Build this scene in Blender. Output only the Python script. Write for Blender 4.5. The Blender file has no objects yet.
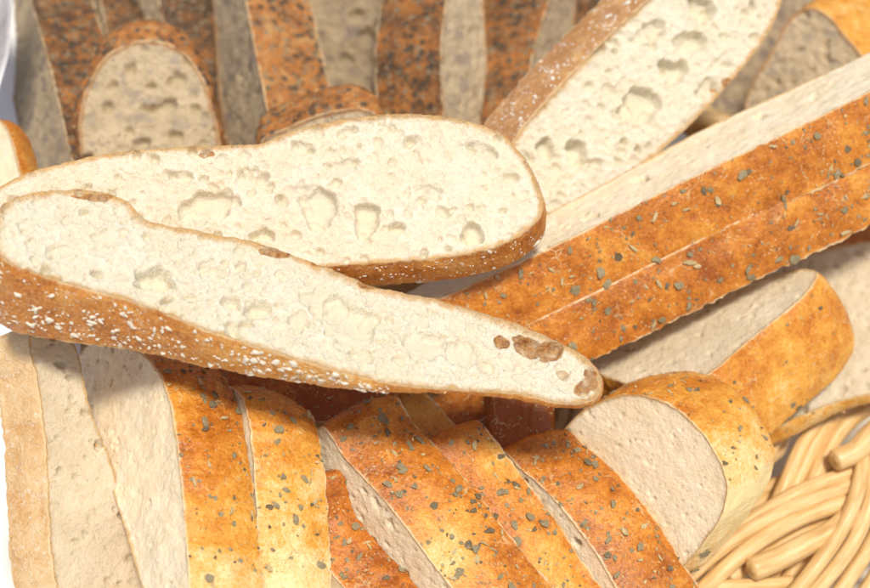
import bpy, math, random
import numpy as np
from mathutils import Vector, Matrix
from mathutils.geometry import delaunay_2d_cdt

random.seed(7); np.random.seed(7)
S = bpy.context.scene
COL = S.collection
R = math.radians

# ------------------------------------------------------------------ camera
PITCH = R(45)
F = 1450.0                        # focal length in pixels of an 870 px wide picture
TARGET = np.array([0.0, 0.0, 18.0])     # cm
RIGHT = np.array([1.0, 0, 0])
FWD = np.array([0, math.cos(PITCH), -math.sin(PITCH)])
UP = np.array([0, math.sin(PITCH), math.cos(PITCH)])
CAM = TARGET - 50.0 * FWD
cd = bpy.data.cameras.new('camera')
cam = bpy.data.objects.new('camera', cd); COL.objects.link(cam)
cam.location = Vector(CAM * 0.01)
cam.rotation_euler = (math.pi / 2 - PITCH, 0, 0)
cd.sensor_width = 36.0
cd.lens = 36.0 * F / 870.0
cd.clip_start = 0.02; cd.clip_end = 50
cd.dof.use_dof = True
cd.dof.focus_distance = 0.50
cd.dof.aperture_fstop = 8.5
S.camera = cam

# ------------------------------------------------------------------ light
SUN_L = 0.12 * RIGHT + 0.44 * UP - 0.89 * FWD      # towards the sun
SUN_L = SUN_L / np.linalg.norm(SUN_L)
elev = math.asin(SUN_L[2]); azim = math.atan2(SUN_L[0], SUN_L[1])
W = bpy.data.worlds.new('World'); S.world = W; W.use_nodes = True
nt = W.node_tree
sky = nt.nodes.new('ShaderNodeTexSky'); sky.sky_type = 'NISHITA'; sky.sun_disc = False
sky.sun_elevation = elev; sky.sun_rotation = azim
sky.air_density = 1.0; sky.dust_density = 3.0; sky.ozone_density = 1.0
bg = nt.nodes['Background']; bg.inputs['Strength'].default_value = 0.05
nt.links.new(sky.outputs[0], bg.inputs[0])
sl = bpy.data.lights.new('sun', 'SUN'); sl.energy = 1.5; sl.angle = R(10.0); sl.color = (1.0, 0.95, 0.86)
so = bpy.data.objects.new('sun', sl); COL.objects.link(so)
so.rotation_euler = Vector(SUN_L).to_track_quat('Z', 'Y').to_euler()
so.location = (0.3, -0.3, 1.2)
S.view_settings.view_transform = 'Standard'; S.view_settings.look = 'None'
S.view_settings.exposure = 1.13; S.view_settings.gamma = 1.0
S.view_settings.use_curve_mapping = False
S.view_settings.use_white_balance = True; S.view_settings.white_balance_temperature = 6650

# ------------------------------------------------------------------ maths helpers (all in cm, camera space until the end)
def ray(px, py): return np.array([(px - 435.0) / F, (294.0 - py) / F, -1.0])
def P(px, py, d): return ray(px, py) * d
def to_world(p):
    p = np.asarray(p, float)
    return CAM + p[..., 0:1] * RIGHT + p[..., 1:2] * UP - p[..., 2:3] * FWD
def to_px(p):
    return np.stack([435 + F * p[:, 0] / -p[:, 2], 294 - F * p[:, 1] / -p[:, 2]], 1)
def unit(v): return v / np.linalg.norm(v)

def _h(ix, iy, iz, seed):
    with np.errstate(over='ignore'):
        h = (ix.astype(np.int64) * 374761393 + iy.astype(np.int64) * 668265263 + iz.astype(np.int64) * 2147483647 + seed * 974634777) & 0xFFFFFFFF
        h = ((h ^ (h >> 13)) * 1274126177) & 0xFFFFFFFF
        h = ((h ^ (h >> 16)) * 2246822519) & 0xFFFFFFFF
    return ((h ^ (h >> 15)) & 0xFFFFFF) / float(0xFFFFFF)
def vn(p, freq, seed=0):
    """value noise in -1..1 on N x 3 points"""
    q = p * freq + 1000.0
    i = np.floor(q); f = q - i; f = f * f * (3 - 2 * f); i = i.astype(np.int64)
    r = 0
    for dx in (0, 1):
        for dy in (0, 1):
            for dz in (0, 1):
                w = (f[:, 0] if dx else 1 - f[:, 0]) * (f[:, 1] if dy else 1 - f[:, 1]) * (f[:, 2] if dz else 1 - f[:, 2])
                r = r + w * _h(i[:, 0] + dx, i[:, 1] + dy, i[:, 2] + dz, seed)
    return r * 2 - 1
def fbm(p, freq, seed=0, oct=3, gain=0.5):
    a = 1.0; r = 0; t = 0
    for k in range(oct):
        r = r + a * vn(p, freq, seed + k * 17); t += a; a *= gain; freq *= 2.03
    return r / t
def sstep(a, b, x):
    t = np.clip((x - a) / (b - a), 0, 1); return t * t * (3 - 2 * t)

def smooth_closed(pts, step):
    pts = np.asarray(pts, float); n = len(pts); out = []
    for k in range(n):
        p0, p1, p2, p3 = pts[k - 1], pts[k], pts[(k + 1) % n], pts[(k + 2) % n]
        d0 = max(np.linalg.norm(p1 - p0), 1e-4) ** .5; d1 = max(np.linalg.norm(p2 - p1), 1e-4) ** .5; d2 = max(np.linalg.norm(p3 - p2), 1e-4) ** .5
        m1 = (p1 - p0) / d0 - (p2 - p0) / (d0 + d1) + (p2 - p1) / d1
        m2 = (p2 - p1) / d1 - (p3 - p1) / (d1 + d2) + (p3 - p2) / d2
        m1 *= d1; m2 *= d1
        for t in np.linspace(0, 1, 24, endpoint=False):
            out.append((2 * t**3 - 3 * t**2 + 1) * p1 + (t**3 - 2 * t**2 + t) * m1 + (-2 * t**3 + 3 * t**2) * p2 + (t**3 - t**2) * m2)
    out = np.array(out + [out[0]])
    L = np.concatenate([[0], np.cumsum(np.linalg.norm(np.diff(out, axis=0), axis=1))])
    m = max(24, int(L[-1] / step))
    s = np.linspace(0, L[-1], m, endpoint=False)
    return np.stack([np.interp(s, L, out[:, 0]), np.interp(s, L, out[:, 1])], 1)
def cells(X, size, seed, prob, depth):
    """open foam: scattered round bowls on a jittered grid, returned as a height"""
    q = X / size + 500.0; i = np.floor(q).astype(np.int64); h = np.zeros(len(X)); z = np.zeros(len(X), np.int64)
    for dx in (-1, 0, 1):
        for dy in (-1, 0, 1):
            cx, cy = i[:, 0] + dx, i[:, 1] + dy
            px = cx + _h(cx, cy, z, seed); py = cy + _h(cx, cy, z, seed + 1); r = .25 + .6 * _h(cx, cy, z, seed + 2) ** 1.5; on = _h(cx, cy, z, seed + 3) < prob
            a = _h(cx, cy, z, seed + 4) * 6.28; ex, ey = q[:, 0] - px, q[:, 1] - py
            k = .72 + .5 * _h(cx, cy, z, seed + 5); c, s_ = np.cos(a), np.sin(a)
            rho = np.sqrt(((ex * c + ey * s_) * k) ** 2 + ((-ex * s_ + ey * c) / k) ** 2) / r
            h = np.minimum(h, np.where(on & (rho < 1), -depth * r * np.sqrt(np.clip(1 - rho ** 2, 0, 1)), 0))
    return h
def inside(p, poly):
    r = np.zeros(len(p), bool)
    a = poly; b = np.roll(poly, -1, 0)
    for (x0, y0), (x1, y1) in zip(a, b):
        if y0 == y1: continue
        c = ((y0 > p[:, 1]) != (y1 > p[:, 1])) & (p[:, 0] < (x1 - x0) * (p[:, 1] - y0) / (y1 - y0) + x0)
        r ^= c
    return r
def edge_dist(p, poly):
    out = np.empty(len(p))
    for k in range(0, len(p), 2000):
        q = p[k:k + 2000]
        out[k:k + 2000] = np.sqrt(((q[:, None, :] - poly[None]) ** 2).sum(2).min(1))
    return out

# ------------------------------------------------------------------ object helpers
def mesh_obj(name, verts_w, faces, mats, parent=None, origin=None, smooth=True, attrs=None, mat_idx=None, kind=None):
    """verts in world cm; origin = world cm"""
    o0 = np.zeros(3) if origin is None else origin
    me = bpy.data.meshes.new(name)
    v = (np.asarray(verts_w, float) - o0) * 0.01
    me.from_pydata([tuple(x) for x in v], [], [tuple(int(i) for i in f) for f in faces])
    for m in (mats if isinstance(mats, (list, tuple)) else [mats]): me.materials.append(m)
    if smooth: me.polygons.foreach_set('use_smooth', [True] * len(me.polygons))
    if mat_idx is not None: me.polygons.foreach_set('material_index', list(mat_idx))
    for k, a in (attrs or {}).items():
        at = me.attributes.new(k, 'FLOAT', 'POINT'); at.data.foreach_set('value', np.asarray(a, np.float32))
    me.update()
    o = bpy.data.objects.new(name, me); COL.objects.link(o)
    if parent is not None: o.parent = parent
    else: o.location = Vector(o0 * 0.01)
    if kind: o['kind'] = kind
    return o
def thing(name, label, cat, base, group=None):
    o = bpy.data.objects.new(name, None); COL.objects.link(o)
    o.location = Vector(np.asarray(base) * 0.01); o.empty_display_size = 0.01
    o['label'] = label; o['category'] = cat
    if group: o['group'] = group
    return o

# ------------------------------------------------------------------ materials
class NT:
    def __init__(s, name):
        s.m = bpy.data.materials.new(name); s.m.use_nodes = True
        s.t = s.m.node_tree; s.b = s.t.nodes['Principled BSDF']
        tc = s.t.nodes.new('ShaderNodeTexCoord'); oi = s.t.nodes.new('ShaderNodeObjectInfo')
        ad = s.t.nodes.new('ShaderNodeVectorMath'); ad.operation = 'MULTIPLY_ADD'
        s.t.links.new(oi.outputs['Random'], ad.inputs[0]); ad.inputs[1].default_value = (3.1, 5.7, 4.3)
        s.t.links.new(tc.outputs['Object'], ad.inputs[2]); s.co = ad.outputs[0]
    def set(s, k, v):
        if hasattr(v, 'links') or isinstance(v, bpy.types.NodeSocket): s.t.links.new(v, s.b.inputs[k])
        else: s.b.inputs[k].default_value = v
    def link(s, a, b):
        if isinstance(a, bpy.types.NodeSocket): s.t.links.new(a, b)
        else: b.default_value = a
    def noise(s, scale, detail=3, rough=.55, dist=0, co=None):
        n = s.t.nodes.new('ShaderNodeTexNoise'); n.inputs['Scale'].default_value = scale
        n.inputs['Detail'].default_value = detail; n.inputs['Roughness'].default_value = rough; n.inputs['Distortion'].default_value = dist
        s.t.links.new(co or s.co, n.inputs['Vector']); return n.outputs['Fac']
    def vor(s, scale, feature='F1', out='Distance', rnd=1, smooth=None, co=None):
        n = s.t.nodes.new('ShaderNodeTexVoronoi'); n.feature = feature; n.inputs['Scale'].default_value = scale
        n.inputs['Randomness'].default_value = rnd
        if smooth is not None: n.inputs['Smoothness'].default_value = smooth
        s.t.links.new(co or s.co, n.inputs['Vector']); return n.outputs[out]
    def ramp(s, fac, stops):
        n = s.t.nodes.new('ShaderNodeValToRGB'); e = n.color_ramp.elements
        while len(e) < len(stops): e.new(0.5)
        for k, (p, c) in enumerate(stops):
            e[k].position = p; e[k].color = (*c, 1) if not isinstance(c, (int, float)) else (c, c, c, 1)
        s.link(fac, n.inputs[0]); return n.outputs[0]
    def math(s, op, a, b=0.0, clamp=False):
        n = s.t.nodes.new('ShaderNodeMath'); n.operation = op; n.use_clamp = clamp
        s.link(a, n.inputs[0]); s.link(b, n.inputs[1]); return n.outputs[0]
    def mrange(s, v, a, b, c=0.0, d=1.0):
        n = s.t.nodes.new('ShaderNodeMapRange'); n.interpolation_type = 'SMOOTHSTEP'
        s.link(v, n.inputs[0])
        for k, x in zip((1, 2, 3, 4), (a, b, c, d)): n.inputs[k].default_value = x
        return n.outputs[0]
    def mix(s, fac, a, b, mode='MIX'):
        n = s.t.nodes.new('ShaderNodeMix'); n.data_type = 'RGBA'; n.blend_type = mode
        s.link(fac, n.inputs[0])
        s.link(a if isinstance(a, bpy.types.NodeSocket) else (*a, 1), n.inputs[6]); s.link(b if isinstance(b, bpy.types.NodeSocket) else (*b, 1), n.inputs[7])
        return n.outputs[2]
    def attr(s, name):
        n = s.t.nodes.new('ShaderNodeAttribute'); n.attribute_name = name; return n.outputs['Fac']
    def bump(s, h, strength, dist, prev=None):
        n = s.t.nodes.new('ShaderNodeBump'); s.link(strength, n.inputs['Strength']); n.inputs['Distance'].default_value = dist
        s.t.links.new(h, n.inputs['Height'])
        if prev is not None: s.t.links.new(prev, n.inputs['Normal'])
        return n.outputs[0]

def mat_crumb(name, c1, c2, ring=(0.60, 0.36, 0.13), ringw=0.22, cell=620, grey=None, specks=False, bs=1.0):
    m = NT(name)
    n1 = m.noise(70, 4, .6); n2 = m.noise(420, 3)
    base = m.mix(m.mrange(n1, .35, .65), c1, c2)
    base = m.mix(m.math('MULTIPLY', m.mrange(m.noise(230, 3, .6), .5, .66), .35), base, tuple(x * y for x, y in zip(c2, (.84, .82, .74))))
    if grey: base = m.mix(m.mrange(m.noise(140, 3), .5, .68), base, grey)
    if specks:
        sp = m.mrange(m.vor(260), .16, .06); base = m.mix(m.math('MULTIPLY', sp, m.mrange(m.noise(60), .42, .55)), base, (.09, .06, .035))
    e = m.attr('edge')
    wob = m.math('MULTIPLY', m.math('SUBTRACT', m.noise(260, 3), .5), ringw * 1.3)
    rf = m.mrange(m.math('ADD', e, wob), ringw, 0.02)
    base = m.mix(m.math('MULTIPLY', rf, .85), base, ring)
    t = m.attr('toast')
    tw = m.math('ADD', t, m.math('MULTIPLY', m.math('SUBTRACT', n2, .5), .5))
    base = m.mix(m.mrange(tw, .35, .75), base, m.ramp(m.noise(500, 3), [(0.3, (.30, .11, .03)), (0.7, (.62, .34, .12))]))
    ce = m.attr('cell'); base = m.mix(m.math('MULTIPLY', ce, .7), base, tuple(x * y for x, y in zip(c1, (.70, .70, .65))))  # hole interiors: greyer glazed walls, plus recess shade put into the colour
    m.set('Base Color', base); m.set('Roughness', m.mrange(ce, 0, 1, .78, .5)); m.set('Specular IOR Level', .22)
    m.set('Subsurface Weight', .5); m.set('Subsurface Radius', (1.0, .75, .45)); m.set('Subsurface Scale', .0032)
    v = m.vor(cell, 'SMOOTH_F1', smooth=.35); v2 = m.vor(cell * 2.3, 'F1')
    flat = m.mrange(ce, .15, .9, 1.0, .45)
    b = m.bump(v, m.math('MULTIPLY', flat, .6 * bs), .0008); b = m.bump(v2, m.math('MULTIPLY', flat, .7 * bs), .0006, b); b = m.bump(m.noise(1100, 4, .75), m.math('MULTIPLY', flat, .8 * bs), .0007, b)
    m.set('Normal', b)
    return m.m

def mat_crust(name, dark, mid, gold, pale, vein=.6, rough=(.34, .62), speck=None, flour=0.0, fv=.55, mv=.55):
    m = NT(name)
    big = m.noise(55, 4, .6); med = m.noise(170, 4, .65); fine = m.noise(900, 3, .7)
    bake = m.attr('bake')
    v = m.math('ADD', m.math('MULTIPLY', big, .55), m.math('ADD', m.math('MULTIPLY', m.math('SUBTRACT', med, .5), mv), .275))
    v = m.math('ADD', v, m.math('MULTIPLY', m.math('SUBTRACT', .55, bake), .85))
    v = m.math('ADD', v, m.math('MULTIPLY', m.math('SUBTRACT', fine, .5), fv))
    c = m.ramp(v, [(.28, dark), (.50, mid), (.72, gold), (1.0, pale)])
    # fine pale cracks of the stretched skin
    wv = m.t.nodes.new('ShaderNodeVectorMath'); wv.operation = 'MULTIPLY_ADD'
    nn = m.t.nodes.new('ShaderNodeTexNoise'); nn.inputs['Scale'].default_value = 160; m.t.links.new(m.co, nn.inputs['Vector'])
    m.t.links.new(nn.outputs['Color'], wv.inputs[0]); wv.inputs[1].default_value = (.008,) * 3; m.t.links.new(m.co, wv.inputs[2])
    ve = m.vor(95, 'DISTANCE_TO_EDGE', co=wv.outputs[0])
    crack = m.math('MULTIPLY', m.mrange(ve, .045, .0), m.mrange(m.noise(75, 2), .51, .68))
    c = m.mix(m.math('MULTIPLY', crack, vein), c, pale)
    # tiny blisters
    bl = m.vor(520); bs = m.math('MULTIPLY', m.mrange(bl, .30, .12), m.mrange(m.noise(120), .48, .6))
    c = m.mix(m.math('MULTIPLY', bs, .45), c, pale)
    if flour:
        fl = m.math('MULTIPLY', m.mrange(m.noise(620, 4, .75), .52, .66), m.mrange(m.noise(90, 3), .40, .6))
        c = m.mix(m.math('MULTIPLY', fl, flour), c, (.86, .78, .66))
    if speck:
        s1 = m.mrange(m.vor(300), .42, .26); c = m.mix(m.math('MULTIPLY', s1, m.mrange(m.noise(110), .40, .56)), c, speck)
        s2 = m.math('MULTIPLY', m.mrange(m.vor(230), .50, .30), m.mrange(m.noise(70, 3), .62, .45)); c = m.mix(m.math('MULTIPLY', s2, .85), c, (.06, .045, .028))
    rim = m.attr('rim')
    rw = m.math('ADD', rim, m.math('MULTIPLY', m.math('SUBTRACT', m.noise(330, 3), .5), .16))
    c = m.mix(m.math('MULTIPLY', m.math('MULTIPLY', m.mrange(rw, .10, .0), m.mrange(m.noise(140), .28, .52)), .85), c, (.80, .62, .36))
    m.set('Base Color', c)
    m.set('Roughness', m.mrange(med, .3, .7, rough[0], rough[1])); m.set('Specular IOR Level', .42)
    m.set('Subsurface Weight', .12); m.set('Subsurface Radius', (1.0, .5, .2)); m.set('Subsurface Scale', .002)
    b = m.bump(big, .5, .0020); b = m.bump(med, .55, .0011, b); b = m.bump(fine, .7, .0005, b); b = m.bump(bs, .5, .0004, b); b = m.bump(crack, .5, .0004, b)
    m.set('Normal', b)
    return m.m

def mat_simple(name, c1, c2, scale=300, rough=.7, bump=.0004, spec=.3, sss=0):
    m = NT(name)
    n = m.noise(scale, 4, .6)
    m.set('Base Color', m.mix(m.mrange(n, .3, .7), c1, c2)); m.set('Roughness', rough); m.set('Specular IOR Level', spec)
    if sss: m.set('Subsurface Weight', sss); m.set('Subsurface Radius', (1, .8, .6)); m.set('Subsurface Scale', .002)
    m.set('Normal', m.bump(n, .5, bump)); return m.m

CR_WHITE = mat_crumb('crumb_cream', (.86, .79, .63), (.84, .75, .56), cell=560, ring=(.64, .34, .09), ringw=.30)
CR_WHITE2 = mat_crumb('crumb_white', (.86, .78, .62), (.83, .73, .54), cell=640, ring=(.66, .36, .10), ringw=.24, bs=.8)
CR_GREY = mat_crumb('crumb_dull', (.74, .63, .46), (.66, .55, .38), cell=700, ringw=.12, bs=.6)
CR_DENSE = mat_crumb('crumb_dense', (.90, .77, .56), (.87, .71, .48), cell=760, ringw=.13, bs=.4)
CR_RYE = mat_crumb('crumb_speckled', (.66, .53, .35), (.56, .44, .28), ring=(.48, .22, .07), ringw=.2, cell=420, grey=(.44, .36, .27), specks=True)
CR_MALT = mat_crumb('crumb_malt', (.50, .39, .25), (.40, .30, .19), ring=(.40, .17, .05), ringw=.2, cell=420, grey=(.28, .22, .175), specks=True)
K_HERB = mat_crust('crust_herb', (.30, .075, .008), (.58, .195, .020), (.77, .38, .06), (.88, .70, .36), vein=.42, rough=(.25, .45))
K_SALT = mat_crust('crust_salted', (.38, .115, .020), (.62, .24, .045), (.76, .40, .11), (.88, .70, .42), vein=.3, flour=.42, fv=.9)
K_PALE = mat_crust('crust_pale', (.46, .22, .08), (.66, .37, .14), (.76, .52, .27), (.84, .68, .46), vein=.2, flour=.65, rough=(.6, .85))
K_DARK = mat_crust('crust_dark_seeded', (.07, .038, .018), (.22, .09, .026), (.44, .16, .03), (.54, .34, .14), vein=.1, speck=(.24, .19, .115), rough=(.5, .8), fv=.7, mv=1.0)
M_HERB = [mat_simple('herb_olive', (.19, .155, .08), (.38, .31, .18), 900, .75),
          mat_simple('herb_dark', (.12, .085, .05), (.23, .18, .10), 900, .75),
          mat_simple('herb_straw', (.60, .48, .26), (.44, .33, .15), 900, .75)]
M_GRAIN = mat_simple('grain_white', (.88, .84, .74), (.80, .72, .56), 900, .55, sss=.2)
M_CRUMBBIT = mat_simple('crumb_bit', (.76, .56, .30), (.64, .38, .14), 500, .85, sss=.2)
M_WICKER = None

# ------------------------------------------------------------------ flakes
def flake_geo(rng, kind):
    """small leaf fragment about 1 x 1 (cm) big, curled, thin"""
    n = rng.randint(7, 10)
    asp = rng.uniform(.45, .9) if kind != 2 else rng.uniform(.18, .5)
    ang = [2 * math.pi * (k + rng.uniform(-.3, .3)) / n for k in range(n)]
    ring = [(math.cos(a) * .5 * rng.uniform(.6, 1.15), math.sin(a) * .5 * asp * rng.uniform(.55, 1.2)) for a in ang]
    cu = rng.uniform(-.9, 1.1); tw = rng.uniform(-.4, .4)
    def z(x, y): return cu * x * x + tw * x * y + rng.uniform(-.03, .03)
    v = []; f = []
    top = [(x, y, z(x, y) + .10) for x, y in ring]; mid = (0, 0, .13); bot = [(x * .96, y * .96, c - .10) for (x, y, c) in top]
    v = [mid] + top + bot
    for k in range(n):
        k2 = (k + 1) % n
        f.append((0, 1 + k, 1 + k2)); f.append((1 + k, 1 + n + k, 1 + n + k2, 1 + k2))
    return v, f
RNG = random.Random(11)
FLAKES = []
for k in range(18):
    kind = (0, 1, 0, 2, 0, 2)[k % 6]
    v, f = flake_geo(RNG, kind)
    me = bpy.data.meshes.new('herb_flake'); me.from_pydata([tuple(c * .01 for c in p) for p in v], [], f)
    me.materials.append(M_HERB[kind]); me.update(); FLAKES.append((me, kind, v, f))
def grain_geo(rng):
    v = []; n = 6; rs = [rng.uniform(.5, 1.25) for _ in range(n)]; asp = rng.uniform(.5, .95)
    for z, r in ((-.22, .75), (.12, 1.0), (.34, .55)):
        for k in range(n):
            a = 2 * math.pi * k / n + z
            rr = .5 * r * rs[k]
            v.append((math.cos(a) * rr, math.sin(a) * rr * asp, (z + rng.uniform(-.05, .05)) * .55))
    v.append((0, 0, .21)); f = []
    for L in range(2):
        for k in range(n):
            k2 = (k + 1) % n; f.append((L * n + k, L * n + k2, (L + 1) * n + k2, (L + 1) * n + k))
    for k in range(n): f.append((2 * n + k, 2 * n + (k + 1) % n, 3 * n))
    return v, f
GRAINS = []
for k in range(8):
    v, f = grain_geo(RNG)
    me = bpy.data.meshes.new('grain'); me.from_pydata([tuple(c * .01 for c in p) for p in v], [], f); me.materials.append(M_GRAIN); me.update(); GRAINS.append((me, v, f))

def frame_from(n, ang):
    n = unit(n); t = np.cross(n, [0, 0, 1.0]);
    if np.linalg.norm(t) < .1: t = np.cross(n, [0, 1.0, 0])
    t = unit(t); b = np.cross(n, t); c, s_ = math.cos(ang), math.sin(ang)
    return np.stack([c * t + s_ * b, -s_ * t + c * b, n], 1)     # columns

# ------------------------------------------------------------------ the slice builder
N_FLAKE_OBJ = [0]; SPOTS = []
def bread(label, outline, at, n, ext, crumb=CR_DENSE, crust=K_HERB, step=.08, wstep=.1, close=None, bulge=0.05, heel=0.0, heel_s=.35,
          pores=(), toast=(), rnd_pores=0, pore_r=(.05, .16), big_rough=.05, herbs=0.0, flakes=0, grains=0.0, biggrains=0, grain_sz=(.05, .11), bake=.62, pale=(), group=None, seed=0,
          plane=None, ragged=.03, bits=0, lip=.05, name='bread_slice', fsize=(.22, .44), herb_sz=(.04, .22), lumps=.07, cat='bread slice', foamy=1.0):
    rng = random.Random(seed + 100); nr = np.random.RandomState(seed + 5)
    if plane:
        a, b, c = [P(*q) for q in plane]; n = unit(np.cross(b - a, c - a)); O = a
        if np.dot(n, -O) < 0: n = -n
    else:
        O = P(*at); n = unit(np.array(n, float))
    if crumb in (CR_DENSE, CR_GREY): foamy *= .32
    elif crumb is CR_WHITE2: foamy *= .6
    else: foamy *= .75
    def hit(px, py):
        r = ray(px, py); return r * (np.dot(n, O) / np.dot(n, r))
    u = unit(np.cross([0, 1, 0], n)); v = np.cross(n, u)
    def loc(p): return np.stack([(p - O) @ u, (p - O) @ v], -1)
    pts = loc(np.array([hit(*q) for q in outline]))
    if close:
        ch = unit(pts[-1] - pts[0]); q = np.array([-ch[1], ch[0]])
        if (q[0] * u + q[1] * v)[2] > 0: q = -q
        m = len(pts)
        far = [pts[k] + q * close * (.22 + .78 * math.sin(math.pi * (k + .35) / (m - .3)) ** .7) for k in range(m - 1, -1, -1)]
        pts = np.array(list(pts) + far)
    B = smooth_closed(pts, wstep)
    area = 0.5 * np.sum(B[:, 0] * np.roll(B[:, 1], -1) - np.roll(B[:, 0], -1) * B[:, 1])
    if area < 0: B = B[::-1].copy()
    M = len(B)
    def nrm(B):
        t = np.roll(B, -1, 0) - np.roll(B, 1, 0); t /= np.linalg.norm(t, axis=1)[:, None] + 1e-9
        return np.stack([t[:, 1], -t[:, 0]], 1)
    N2 = nrm(B)
    bp = np.concatenate([B, np.zeros((M, 1))], 1)
    B = B + N2 * (ragged * 1.5 * fbm(bp, 3.0, seed + 3, 4, .75))[:, None]
    C2 = B.mean(0)
    # extrusion field
    ex = ext if isinstance(ext, list) else [ext]
    vecs = []
    for e in ex:
        if isinstance(e, (int, float)): vecs.append((None, -n * e))
        else:
            p0 = hit(e[0], e[1]); d1 = -p0[2] + e[4]; vecs.append((loc(p0), P(e[2], e[3], d1) - p0))
    def extv(X):
        if len(vecs) == 1: return np.repeat(vecs[0][1][None], len(X), 0)
        (l0, v0), (l1, v1) = vecs[:2]
        d = l1 - l0; t = np.clip(((X - l0) @ d) / (d @ d), -.15, 1.0)
        return v0[None] * (1 - t)[:, None] + v1[None] * t[:, None]
    def lift(X, h=0):
        h = np.broadcast_to(h, (len(X),))
        return O[None] + X[:, 0:1] * u + X[:, 1:2] * v + h[:, None] * n
    # ---- crumb face
    lo, hi = B.min(0), B.max(0)
    gx, gy = np.meshgrid(np.arange(lo[0], hi[0], step), np.arange(lo[1], hi[1], step * .87))
    gx = gx + (np.arange(gx.shape[0]) % 2)[:, None] * step * .5
    G = np.stack([gx.ravel(), gy.ravel()], 1) + nr.uniform(-.22, .22, (gx.size, 2)) * step
    G = G[inside(G, B)]
    if len(G):
        ed = edge_dist(G, B); k = ed > step * .55; G = G[k]; ed = ed[k]
    allp = [Vector(p) for p in np.concatenate([B, G])]
    res = delaunay_2d_cdt(allp, [(k, (k + 1) % M) for k in range(M)], [], 0, 1e-7)
    X = np.array([list(p) for p in res[0]])
    tri = np.array([t for t in res[2] if len(t) == 3])
    cen = X[tri].mean(1); tri = tri[inside(cen, B)]
    E = edge_dist(X, B); E[:M] = 0
    x3 = np.concatenate([X, np.full((len(X), 1), seed * 3.7)], 1)
    # pore field
    H = big_rough * fbm(x3, .9, seed + 1, 3, .6) + .013 * fbm(x3, 4.5, seed + 2, 3, .6)
    CE = np.zeros(len(X)); Xw = X + .03 * np.stack([vn(x3, 7, seed + 61), vn(x3, 7, seed + 62)], 1)
    foam = (cells(Xw, .30, seed + 71, .45, .13) + cells(Xw, .15, seed + 81, .6, .085)) * foamy
    if step < .065: foam = foam + cells(Xw, .085, seed + 91, .6, .05) * foamy
    warp = np.stack([vn(x3, 2.6, seed + 21) + .22 * vn(x3, 6, seed + 22), vn(x3, 2.6, seed + 23) + .22 * vn(x3, 6, seed + 24)], 1)
    pl = []
    for q in pores:                                  # px, py, rx px, ry px, angle, depth cm
        pc = loc(hit(q[0], q[1])); sc = -hit(q[0], q[1])[2] / F
        rx_, ry_ = q[2] * sc * 1.05, q[3] * sc * 1.05 / max(.35, n[2]) ** .7
        pl.append((pc[0], pc[1], rx_, ry_, R(q[4]), q[5]))
        if q[2] > 9:                                 # big holes are several bubbles run together
            for j in range(3):
                a = rng.uniform(0, 6.28); k = rng.uniform(.28, .5)
                pl.append((pc[0] + math.cos(a) * rx_ * .8, pc[1] + math.sin(a) * ry_ * .8, rx_ * k, ry_ * k * 1.1, a, q[5] * rng.uniform(.3, .9)))
    for k in range(rnd_pores):
        idx = rng.randrange(len(X))
        if E[idx] < .12: continue
        r = pore_r[0] + (pore_r[1] - pore_r[0]) * rng.random() ** 2.6
        pl.append((X[idx, 0], X[idx, 1], r * rng.uniform(.8, 1.5), r, rng.uniform(0, 3.14), r * rng.uniform(.35, 1.0)))
    for (cx, cy, rx, ry, a, dep) in pl:
        rad = max(rx, ry) * 1.6 + .1
        k = np.where((abs(X[:, 0] - cx) < rad) & (abs(X[:, 1] - cy) < rad))[0]
        if not len(k): continue
        d = X[k] - [cx, cy] + warp[k] * min(.42 * min(rx, ry), .16)
        c, s_ = math.cos(a), math.sin(a)
        rho = np.sqrt(((d[:, 0] * c + d[:, 1] * s_) / rx) ** 2 + ((-d[:, 0] * s_ + d[:, 1] * c) / ry) ** 2)
        bowl = np.where(rho < 1, np.clip(1 - rho ** 2.2, 0, 1) ** .55, 0)
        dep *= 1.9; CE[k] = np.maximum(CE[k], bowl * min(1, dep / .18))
        H[k] = H[k] - dep * bowl + .05 * min(dep, .2) * np.exp(-((rho - 1.1) / .16) ** 2)
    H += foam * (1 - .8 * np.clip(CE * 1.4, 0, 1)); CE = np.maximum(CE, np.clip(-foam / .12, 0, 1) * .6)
    H -= lip * (1 - np.exp(-E / .12)) * (E > 0)
    H *= np.clip(E / .10, 0, 1)
    cap = np.linalg.norm(extv(X), axis=1) * .45; H = np.where(H < -cap * .6, -cap * .6 + (H + cap * .6) * .25, H); H = np.maximum(H, -cap)
    T = np.zeros(len(X))
    for q in toast:
        pc = loc(hit(q[0], q[1])); sc = -hit(q[0], q[1])[2] / F
        d = X - pc + warp * min(.10, .35 * q[3] * sc); a = R(q[4]) if len(q) > 4 else 0
        c, s_ = math.cos(a), math.sin(a)
        rho = np.sqrt(((d[:, 0] * c + d[:, 1] * s_) / (q[2] * sc)) ** 2 + ((-d[:, 0] * s_ + d[:, 1] * c) / (q[3] * sc)) ** 2)
        T = np.maximum(T, sstep(1.25, .7, rho))
        H += (q[5] if len(q) > 5 else 0) * sstep(1.1, .5, rho) * np.clip(E / .1, 0, 1)
    Vf = lift(X, H)
    # ---- back face
    Vb2 = B; ext_b = extv(B)
    def wall(s):
        w = 1 - max(0.0, heel) * (0 if s < heel_s else (1 - math.sqrt(max(0, 1 - ((s - heel_s) / (1 - heel_s)) ** 2))))
        X2 = C2 + (B - C2) * w + N2 * (bulge * math.sin(math.pi * min(1, s * 1.0)))
        return lift(X2) + ext_b * s
    T_len = np.linalg.norm(ext_b, axis=1).max()
    Lz = max(5, int(T_len / wstep))
    ss = np.linspace(0, 1, Lz + 1)
    Wl = np.stack([wall(s) for s in ss], 0)           # (L+1, M, 3)
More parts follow.
